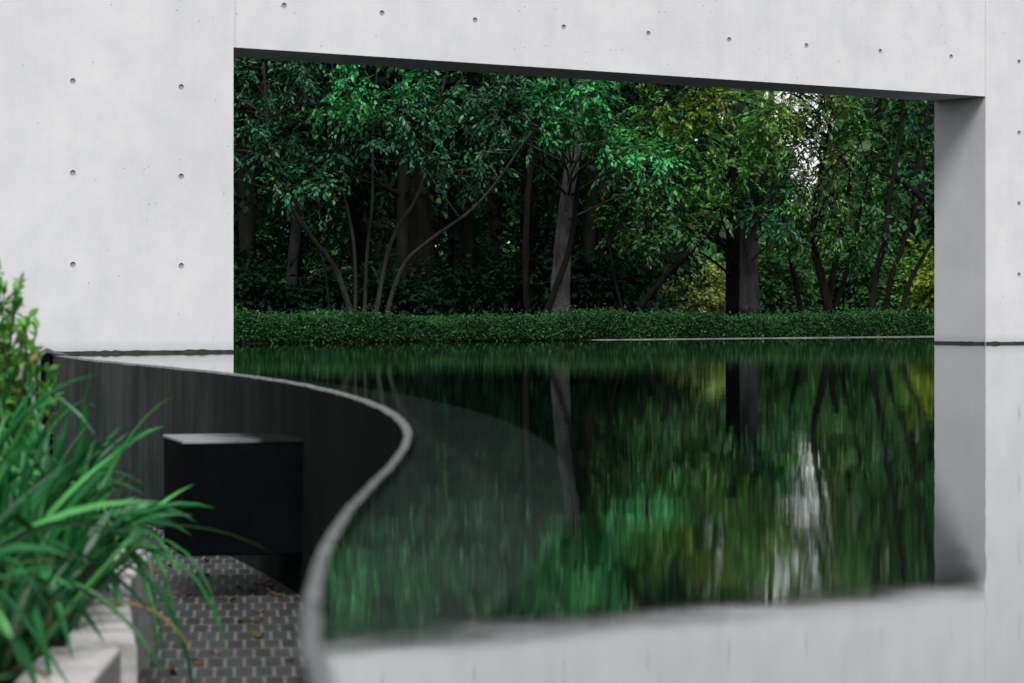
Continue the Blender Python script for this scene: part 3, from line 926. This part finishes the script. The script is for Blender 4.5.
back_trunk([(289, 308), (291, 265), (296, 215), (300, 150)], 25.0, .055, M['bark_mid'], 'dim grey trunk behind the left-hand stems of the many-stemmed tree')
back_trunk([(420, 308), (419, 250), (417, 190), (415, 120)], 24.0, .130, M['bark_dark'], 'broad black trunk standing behind the arching stem at left of centre')
back_trunk([(457, 308), (457, 260), (457, 200), (456, 120)], 27.5, .050, M['bark_mid'], 'thin straight grey trunk just right of the broad black trunk')
back_trunk([(497, 308), (495, 260), (490, 200), (487, 120)], 28.0, .058, M['bark_mid'], 'grey trunk midway between the thin straight trunk and the pale leaning one')
back_trunk([(528, 308), (524, 270), (526, 200), (530, 120)], 22.8, .030, M['bark_dark'], 'thin black stem immediately left of the pale leaning trunk')
back_trunk([(430, 308), (431, 270), (432, 200), (432, 120)], 29, .03, M['bark_mid'], 'faint slender stem between the broad black trunk and the thin straight one')
back_trunk([(594, 308), (596, 250), (600, 200), (604, 120)], 26, .045, M['bark_dark'], 'dark trunk just right of the pale leaning one')
back_trunk([(652, 308), (652, 270), (648, 200), (645, 120)], 27, .04, M['bark_dark'], 'dark trunk at the left edge of the pale yellow-green bush', nc=4)
back_trunk([(245, 308), (246, 250), (248, 200), (250, 120)], 24, .07, M['bark_dark'], 'black trunk at the far left beside the concrete jamb')
back_trunk([(775, 308), (770, 270), (768, 235), (770, 120)], 26, .04, M['bark_dark'], 'dark stem just right of the pair of straight trunks', leaf='leaf_darkwarm', nc=4)

# --- the wood behind: trees one by one, crowns down to the ground layer
def wood_tree(px, z, leaf, label, group, low=1.0, n=30, crad=.55, rad=1.5, dark_low=True):
    x = (px - 512) * z / F
    bb = np.array((x, z, ground_at(0, 0)))
    r = rng.uniform(.05, .11)
    lean = rng.normal() * .25
    st = [([(x, z, bb[2] - .05), (x + lean * .3, z, 2.2), (x + lean, z + .1, 4.0), (x + lean * 1.4, z, 6.2)], (r, r * .85, r * .6, r * .25))]
    cl = []
    for _ in range(n):
        t = rng.random() * 6.283; q = rad * math.sqrt(rng.random())
        h = bb[2] + low + (5.6 - low) * rng.random() ** 1.25
        cl.append((np.array((x + q * math.cos(t), z + q * math.sin(t), h)), crad, 17, leaf, 1.0))
    make_tree('forest_tree', bb, st, cl, leaf, M['bark_dark'], .095, label, group=group, twig=False, per=8)


gL, gR = 'trees in the dark left of the wood', 'trees in the greener right of the wood'
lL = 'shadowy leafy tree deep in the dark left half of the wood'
lR = 'green leafy tree deep in the lighter right half of the wood'
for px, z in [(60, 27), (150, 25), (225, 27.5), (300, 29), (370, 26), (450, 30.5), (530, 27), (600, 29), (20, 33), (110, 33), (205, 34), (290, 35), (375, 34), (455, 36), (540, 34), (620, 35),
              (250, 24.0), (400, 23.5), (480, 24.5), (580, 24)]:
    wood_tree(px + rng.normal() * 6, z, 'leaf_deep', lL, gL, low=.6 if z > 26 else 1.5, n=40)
for px, z in [(590, 27.5), (985, 27.5), (1030, 30), (1010, 34), (1080, 30), (1000, 39), (1060, 36), (1150, 31)]:
    wood_tree(px + rng.normal() * 5, z, 'leaf_darkwarm', lR, gR, low=1.6 if px < 720 else .9, n=34)
for px, z in [(905, 26.5), (930, 28.5), (892, 29.5)]:
    wood_tree(px, z, 'leaf_darkwarm', lR, gR, low=.9, n=18, rad=.5, crad=.35)
for px, z in [(735, 46), (690, 48)]:
    wood_tree(px, z, 'leaf_mid', lR, gR, low=2.0, n=24, rad=.9)


# --- bushes
def bush(name, px, z, h, wpx, leaf, n, leaf_len, label, group=None, bark='bark_dark', cat='bush'):
    x = (px - 512) * z / F
    bb = np.array((x, z, ground_at(0, 0)))
    rx = wpx * z / F / 2
    st = []
    for _ in range(5):
        a = rng.random() * 6.283
        st.append(([bb + (0, 0, -.03), bb + (rx * .3 * math.cos(a), rx * .3 * math.sin(a), h * .4), bb + (rx * .6 * math.cos(a), rx * .6 * math.sin(a), h * .8)], (.014, .010, .004)))
    cl = []
    for _ in range(n):
        a = unit(rng.normal(size=3)); q = rng.random() ** .4
        c = bb + np.array((a[0] * rx * q, a[1] * rx * q * .8, h * (.5 + .47 * a[2] * q)))
        cl.append((c, min(rx, h) * .28, 9, leaf))
    make_tree(name, bb, st, cl, leaf, M[bark], leaf_len, label, cat, group, per=8, stem_name='stem', twig=False, droop=.1)


bush('bush', 700, 30, .72, 66, 'leaf_bush', 70, .055, 'rounded pale yellow-green bush seen just left of the pair of straight trunks')
bush('bush', 676, 30, .42, 50, 'leaf_mid', 30, .05, 'low mid-green bush at the foot of the yellow-green bush')
gB, lB = 'undergrowth bushes in the right of the wood', 'loose green undergrowth bush between the stems at the right'
for px, z, h, wp, lf in [(775, 24.5, .75, 60, 'leaf_darkwarm'), (815, 25.5, .85, 70, 'leaf_mid'), (855, 25, .8, 60, 'leaf_darkwarm'), (880, 27, 1.0, 70, 'leaf_mid'),
                         (915, 26, .85, 60, 'leaf_mid'), (945, 25, .8, 60, 'leaf_yellow'), (985, 26, 1.1, 70, 'leaf_mid'), (800, 30, .8, 70, 'leaf_mid'), (850, 31, 1.0, 70, 'leaf_mid'), (760, 29, 1.0, 50, 'leaf_mid'),
                         (900, 29.5, 1.4, 70, 'leaf_mid'), (935, 30, 1.5, 70, 'leaf_mid')]:
    bush('bush', px, z, h, wp, lf, 46, .07, lB, gB)
gD, lD = 'undergrowth bushes in the dark left of the wood', 'dark leafy undergrowth bush in the unlit left of the wood'
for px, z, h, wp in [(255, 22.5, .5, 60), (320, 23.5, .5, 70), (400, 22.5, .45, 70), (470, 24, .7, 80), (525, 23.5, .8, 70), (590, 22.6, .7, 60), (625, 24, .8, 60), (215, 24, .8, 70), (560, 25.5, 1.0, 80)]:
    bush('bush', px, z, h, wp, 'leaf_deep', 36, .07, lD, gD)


# --- far-off wood that closes the view, open where the sky shows
def far_wood():
    LV = Leaves()
    n = 74000
    px = rng.uniform(-350, 1400, n)
    z = rng.uniform(44, 60, n)
    gap = np.exp(-((px - 806) / 33.0) ** 4)
    for c_, w_ in ((655, 9), (703, 12), (722, 8), (878, 11), (905, 8), (768, 10)):
        gap = np.maximum(gap, 0.97 * np.exp(-((px - c_) / w_) ** 4))
    gap2 = np.exp(-((px - 640) / 10.0) ** 2) * 0
    top = 11.0 * (1 - gap) ** 2 + 2.2
    h = rng.random(n) ** 1.4 * top
    keep = h < top
    px, z, h = px[keep], z[keep], h[keep]
    n = len(px)
    p = np.column_stack([(px - 512) * z / F, z, .6 + h])
    d = rng.normal(size=(n, 3)) + np.array((0, -.3, -.3))
    u = rng.normal(size=(n, 3)) * .5 + np.array((0, -.5, .8))
    l = rng.uniform(.3, .6, n)
    LV.add(p, d, u, l, l * .6)
    o = LV.build('far_wood', M['leaf_darkwarm'])
    tag(o, 'dense far-off wood closing the view behind all the trees', 'wood', kind='stuff')


far_wood()


# ------------------------------------------------------------------ outlet box on the pool wall
def build_box():
    fx = np.array((0.96, 0.275)); ty = np.array((-0.276, 0.961))    # along the face / along the wall, away
    o = np.array((-0.955, 7.42))
    rz = math.atan2(fx[1], fx[0])
    zb, zt = CAM_Z - .72, CAM_Z - .384
    root = empty('outlet_box', (o[0], o[1], zb), 'black square steel box jutting out from the dark curved pond wall', 'box', rz=rz)
    w_, d_, h_ = .40, .40, zt - zb
    bm = MB(); c = 0.004
    # chamfered body
    v = []
    for zz_, s in ((0, c), (c, 0), (h_ - .008, 0)):
        v += [(s, s, zz_), (w_, s, zz_), (w_, d_ - s, zz_), (s, d_ - s, zz_)]
    f = [(3, 2, 1, 0)]
    for k in range(2):
        for j in range(4):
            f.append((k * 4 + j, k * 4 + (j + 1) % 4, k * 4 + 4 + (j + 1) % 4, k * 4 + 4 + j))
    f.append((8, 9, 10, 11))
    bm.add(v, f)
    bm.build('box_body', M['box'], root)
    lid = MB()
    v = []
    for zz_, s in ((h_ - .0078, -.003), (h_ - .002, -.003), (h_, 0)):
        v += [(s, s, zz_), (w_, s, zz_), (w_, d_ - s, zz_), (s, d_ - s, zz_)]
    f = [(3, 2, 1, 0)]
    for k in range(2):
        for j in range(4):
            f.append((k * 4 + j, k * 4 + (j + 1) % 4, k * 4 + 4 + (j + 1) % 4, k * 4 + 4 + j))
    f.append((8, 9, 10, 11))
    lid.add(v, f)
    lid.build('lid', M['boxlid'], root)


build_box()


# ------------------------------------------------------------------ planter: two kerb stones and soil
def kerb_stone(name, pts_out, width, z0, z1, root, org):
    """stone with softly rounded arrises following a line (outer edge), width to the left"""
    P_ = np.asarray(pts_out, float)
    tg = unit(np.gradient(P_, axis=0)); nl = np.stack([-tg[:, 1], tg[:, 0]], axis=1)
    if nl[0][0] > 0: nl = -nl
    c = 0.008
    prof = [(0, z0), (0, z1 - c), (c * .3, z1 - c * .3), (c, z1), (width - c, z1), (width - c * .3, z1 - c * .3), (width, z1 - c), (width, z0)]
    n = len(prof); v = []
    for p_, q_ in zip(P_, nl):
        for d, zz_ in prof: v.append((p_[0] + q_[0] * d, p_[1] + q_[1] * d, zz_))
    f = []
    for i in range(len(P_) - 1):
        for j in range(n - 1): f.append((i * n + j, i * n + j + 1, (i + 1) * n + j + 1, (i + 1) * n + j))
    f.append(tuple(range(n))); f.append(tuple(reversed(range((len(P_) - 1) * n, len(P_) * n))))
    mb = MB(); mb.add(v, f)
    return mb.build(name, M['kerb'], root, False, org)


def build_planter():
    org = (-0.72, 4.5, 0)
    root = empty('planter', org, 'raised planting bed edged with pale kerb stones at the lower left', 'planter')
    kerb_stone('kerb_stone', [(-0.90, 6.4), (-0.85, 5.7), (-0.785, 5.25), (-0.725, 4.88), (-0.672, 4.572)], .125, 0, .25, root, org)
    kerb_stone('kerb_stone', [(-0.700, 4.566), (-0.69, 4.3), (-0.675, 4.05), (-0.665, 3.4)], .13, 0, .246, root, org)
    s = MB()
    xs = np.linspace(-2.3, -.79, 26); ys = np.linspace(2.6, 8.2, 60)
    v = []
    for y in ys:
        xr = np.interp(y, [2.6, 3.4, 4.57, 4.85, 5.3, 5.85, 6.4, 8.2], [-.74, -.74, -.76, -.80, -.88, -.95, -1.0, -1.2])
        for x in np.linspace(-2.6, xr, 26):
            v.append((x, y, .225 + .02 * rng.random()))
    s.add(v, [(i * 26 + j, i * 26 + j + 1, (i + 1) * 26 + j + 1, (i + 1) * 26 + j) for i in range(59) for j in range(25)])
    s.build('soil', M['soil'], root, True, org)


build_planter()


# ------------------------------------------------------------------ strap-leaved plants
def blade(mb, base, az, el, length, width, sag, twist=0.0, seg=11, kink=None):
    """one arching V-folded strap leaf"""
    d = np.array((math.cos(az) * math.cos(el), math.sin(az) * math.cos(el), math.sin(el)))
    p = np.array(base, float); pts = []; dirs = []
    st = length / seg
    for i in range(seg + 1):
        pts.append(p.copy()); dirs.append(d.copy())
        t = i / seg
        d = d + np.array((0, 0, -sag * st * (0.4 + 1.6 * t)))
        if kink is not None and abs(t - kink) < .06: d = d + np.array((0, 0, -.9))
        d /= np.linalg.norm(d); p = p + d * st
    v = []; f = []
    for i, (q, dd) in enumerate(zip(pts, dirs)):
        t = i / seg
        wd = width * (0.55 + .45 * min(1, t / .25)) * (1 - max(0, (t - .45) / .55) ** 1.8)
        side = np.cross(dd, (0, 0, 1.0)); side /= np.linalg.norm(side) + 1e-9
        nrm = np.cross(side, dd)
        a = twist * t
        s2 = side * math.cos(a) + nrm * math.sin(a); n2 = np.cross(s2, dd)
        v += [q - s2 * wd / 2 + n2 * wd * .18, q, q + s2 * wd / 2 + n2 * wd * .18]
        if i:
            k = 3 * (i - 1)
            f += [(k, k + 1, k + 4, k + 3), (k + 1, k + 2, k + 5, k + 4)]
    mb.add(v, f)


def strap_plant(x, y, n, hgt, label, group, extra=(), dry=2, azc=None):
    base = np.array((x, y, .235))
    root = empty('strap_leaf_plant', base, label, 'plant', group)
    mb = MB()
    for _ in range(n):
        az = rng.random() * 6.283 if azc is None or rng.random() < .45 else azc + rng.normal() * .8
        r = rng.random() * .05
        blade(mb, (r * math.cos(az), r * math.sin(az), 0), az, rng.uniform(.85, 1.5), hgt * rng.uniform(.65, 1.3),
              rng.uniform(.013, .030), rng.uniform(.6, 3.6), rng.normal() * .8, kink=rng.uniform(.45, .8) if rng.random() < .2 else None)
    for e in extra: blade(mb, *e[0], **e[1])
    mb.build('foliage', M['leaf_strap'], root)
    if dry:
        mb = MB()
        for _ in range(dry):
            az = rng.random() * 6.283
            blade(mb, (0, 0, 0), az, rng.uniform(.5, 1.2), hgt * rng.uniform(.7, 1.1), rng.uniform(.008, .015), rng.uniform(3, 6), rng.normal())
        o = mb.build('dry_leaf', M['leaf_dry'], root); o['label'] = 'dried tan strap leaves'


gS = 'strap-leaved plants in the planter'
strap_plant(-0.945, 5.42, 16, .30, 'strap-leaved plant whose leaves hang down over the outer side of the kerb', gS, dry=1,
            extra=[(((.02, rng.normal() * .03, .02), rng.uniform(-1.25, -.35), rng.uniform(.7, 1.1), rng.uniform(.38, .62), rng.uniform(.011, .019), rng.uniform(4.5, 8.5)), {}) for _ in range(9)])
strap_plant(-1.00, 5.25, 40, .34, 'strap-leaved plant at the far kerb end, one leaf reaching across the black box', gS,
            extra=[(((0.02, -.15, 0.11), .0, .42, .53, .011, 1.6), {}), (((.03, 0, .03), -.25, .85, .62, .020, 5.5), {}),
                   (((.03, -.02, .02), -.5, .8, .60, .022, 6), {})])
strap_plant(-1.06, 4.72, 36, .40, 'strap-leaved plant behind the joint between the two kerb stones', gS)
strap_plant(-1.00, 4.30, 18, .38, 'strap-leaved plant drooping over the near kerb stone', gS)
lS = 'dense clump of arching strap leaves at the lower left edge of the photo'
for x, y, n, h in [(-.93, 4.55, 30, .34), (-.97, 4.95, 30, .36), (-.88, 4.25, 20, .30), (-.90, 4.72, 22, .30), (-.87, 4.42, 18, .28), (-.99, 5.2, 24, .36), (-.90, 5.0, 22, .30), (-.93, 5.3, 22, .32), (-.86, 4.75, 16, .26), (-.85, 4.15, 16, .28), (-.95, 4.38, 24, .34), (-1.08, 4.6, 24, .42), (-1.18, 5.6, 30, .46), (-1.22, 5.2, 30, .5), (-1.06, 5.1, 34, .40), (-1.10, 4.85, 34, .46), (-1.05, 4.6, 30, .42), (-1.15, 5.2, 30, .46), (-1.05, 5.5, 30, .38), (-1.0, 3.55, 20, .42), (-1.12, 5.45, 36, .44), (-1.18, 4.95, 36, .50), (-1.10, 4.35, 36, .48), (-0.98, 4.05, 30, .44), (-1.25, 4.55, 28, .5), (-1.02, 3.75, 24, .42), (-1.02, 5.75, 30, .40), (-.88, 3.1, 16, .40)]:
    strap_plant(x, y, n, h, lS, gS + ', left mass', dry=2)


# ------------------------------------------------------------------ small-leaved shrub at the left edge
def build_shrub():
    y0 = 5.9
    base = np.array((-1.31, y0, .235))
    root = empty('shrub', base, 'light green small-leaved shrub at the left edge in front of the concrete wall', 'shrub')
    LV = Leaves(); tw = MB()
    tips = []
    for _ in range(300):
        az = rng.random() * 6.283; sp = rng.random() ** .7
        h = .80 * (1 - .30 * sp ** 2) * rng.uniform(.35, 1.0)
        tip = np.array((.26 * sp * math.cos(az), .26 * sp * math.sin(az), h))
        b0 = np.array((.1 * math.cos(az) * sp, .1 * math.sin(az) * sp, 0.0))
        pts = bend(b0, tip, 6, .05)
        tw.tube(pts, np.linspace(.006, .0015, 6), 4)
        n = 42
        t = rng.uniform(.3, 1.03, n)
        idx = np.clip(t * 5, 0, 4.99); i0 = idx.astype(int); fr = (idx - i0)[:, None]
        p = pts[i0] * (1 - fr) + pts[i0 + 1] * fr
        ax = unit(pts[-1] - pts[-3])
        d = rng.normal(size=(n, 3)) * .75 + ax * .8 + np.array((0, 0, .25))
        u = rng.normal(size=(n, 3)) * .5 + np.array((0, 0, 1.0))
        l = rng.uniform(.020, .038, n)
        LV.add(p, d, u, l, l * .58)
    LV.build('foliage', M['leaf_shrub'], root)
    tw.build('stem', M['bark_mid'], root, True)


build_shrub()


# ------------------------------------------------------------------ fallen leaves on the paving
def litter():
    proto = []
    for k in range(4):
        n = 8; v = []; f = []
        for i in range(n + 1):
            t = i / n; wd = .012 * math.sin(math.pi * min(1, t * .92 + .06)) * (1 + .2 * rng.normal())
            cz = .012 * (t - .5) ** 2 * 4 + .003
            v += [(t * .07 - .035, -wd, cz + .008 * rng.random()), (t * .07 - .035, 0, cz), (t * .07 - .035, wd, cz + .008 * rng.random())]
            if i: a = 3 * (i - 1); f += [(a, a + 1, a + 4, a + 3), (a + 1, a + 2, a + 5, a + 4)]
        me = bpy.data.meshes.new('fallen_leaf'); me.from_pydata([tuple(map(float, q)) for q in v], [], f)
        me.materials.append(M['leaf_litter']); proto.append(me)
    spots = []
    for _ in range(26):   # drift under the box
        spots.append((rng.uniform(-1.15, -.66), rng.uniform(7.3, 9.3)))
    for _ in range(20):
        y = rng.uniform(5.7, 7.3); spots.append((rng.uniform(-.8, -.42), y))
    for i, (x, y) in enumerate(spots):
        o = bpy.data.objects.new('fallen_leaf', proto[i % 4]); COL.objects.link(o)
        o.location = (x, y, .001); o.rotation_euler = (rng.normal() * .12, rng.normal() * .12, rng.random() * 6.283)
        s = rng.uniform(.5, .95); o.scale = (s, s, s)
        tag(o, 'curled brown fallen leaf lying on the grey setts', 'fallen leaf', 'fallen leaves on the paving')


litter()

# ------------------------------------------------------------------ light
world = bpy.data.worlds.new('World'); scene.world = world
world.use_nodes = True
nt = world.node_tree; nt.nodes.clear()
SUN_EL, SUN_AZ = math.radians(50), math.atan2(0.12, -0.99)
sky = nt.nodes.new('ShaderNodeTexSky'); sky.sky_type = 'NISHITA'; sky.sun_disc = False
sky.sun_elevation = SUN_EL; sky.sun_rotation = SUN_AZ
sky.dust_density = 0.8
hs = nt.nodes.new('ShaderNodeHueSaturation'); hs.inputs['Saturation'].default_value = 0.20
bg = nt.nodes.new('ShaderNodeBackground'); bg.inputs['Strength'].default_value = 0.15
wo_ = nt.nodes.new('ShaderNodeOutputWorld')
nt.links.new(sky.outputs[0], hs.inputs['Color']); nt.links.new(hs.outputs[0], bg.inputs['Color']); nt.links.new(bg.outputs[0], wo_.inputs['Surface'])

sl = bpy.data.lights.new('sun', 'SUN'); sl.energy = 3.55; sl.angle = math.radians(25); sl.color = (1.0, 0.975, 0.95)
so = bpy.data.objects.new('sun', sl); COL.objects.link(so)
L = Vector((math.sin(SUN_AZ) * math.cos(SUN_EL), math.cos(SUN_AZ) * math.cos(SUN_EL), math.sin(SUN_EL)))
so.rotation_euler = L.to_track_quat('Z', 'Y').to_euler()
so.location = (4, -4, 12)

# ------------------------------------------------------------------ camera
cd = bpy.data.cameras.new('camera'); cam = bpy.data.objects.new('camera', cd); COL.objects.link(cam)
cam.location = (0, 0, CAM_Z); cam.rotation_euler = (math.radians(90), 0, 0)
cd.lens = 90; cd.sensor_width = 36; cd.sensor_fit = 'HORIZONTAL'
cd.shift_x = -1.3 / 1024
cd.shift_y = -(341.5 - HOR - 1.5) / 1024
cd.clip_start = 0.05; cd.clip_end = 3000
cd.dof.use_dof = True; cd.dof.focus_distance = 17.5; cd.dof.aperture_fstop = 6.7
scene.camera = cam

scene.view_settings.view_transform = 'Standard'
scene.view_settings.look = 'None'
scene.view_settings.exposure = 0
scene.render.engine = 'CYCLES'
scene.cycles.max_bounces = 6
scene.cycles.diffuse_bounces = 3
scene.cycles.glossy_bounces = 3
scene.cycles.transmission_bounces = 2
scene.cycles.transparent_max_bounces = 6
scene.cycles.caustics_reflective = False
scene.cycles.caustics_refractive = False
scene.cycles.use_denoising = True
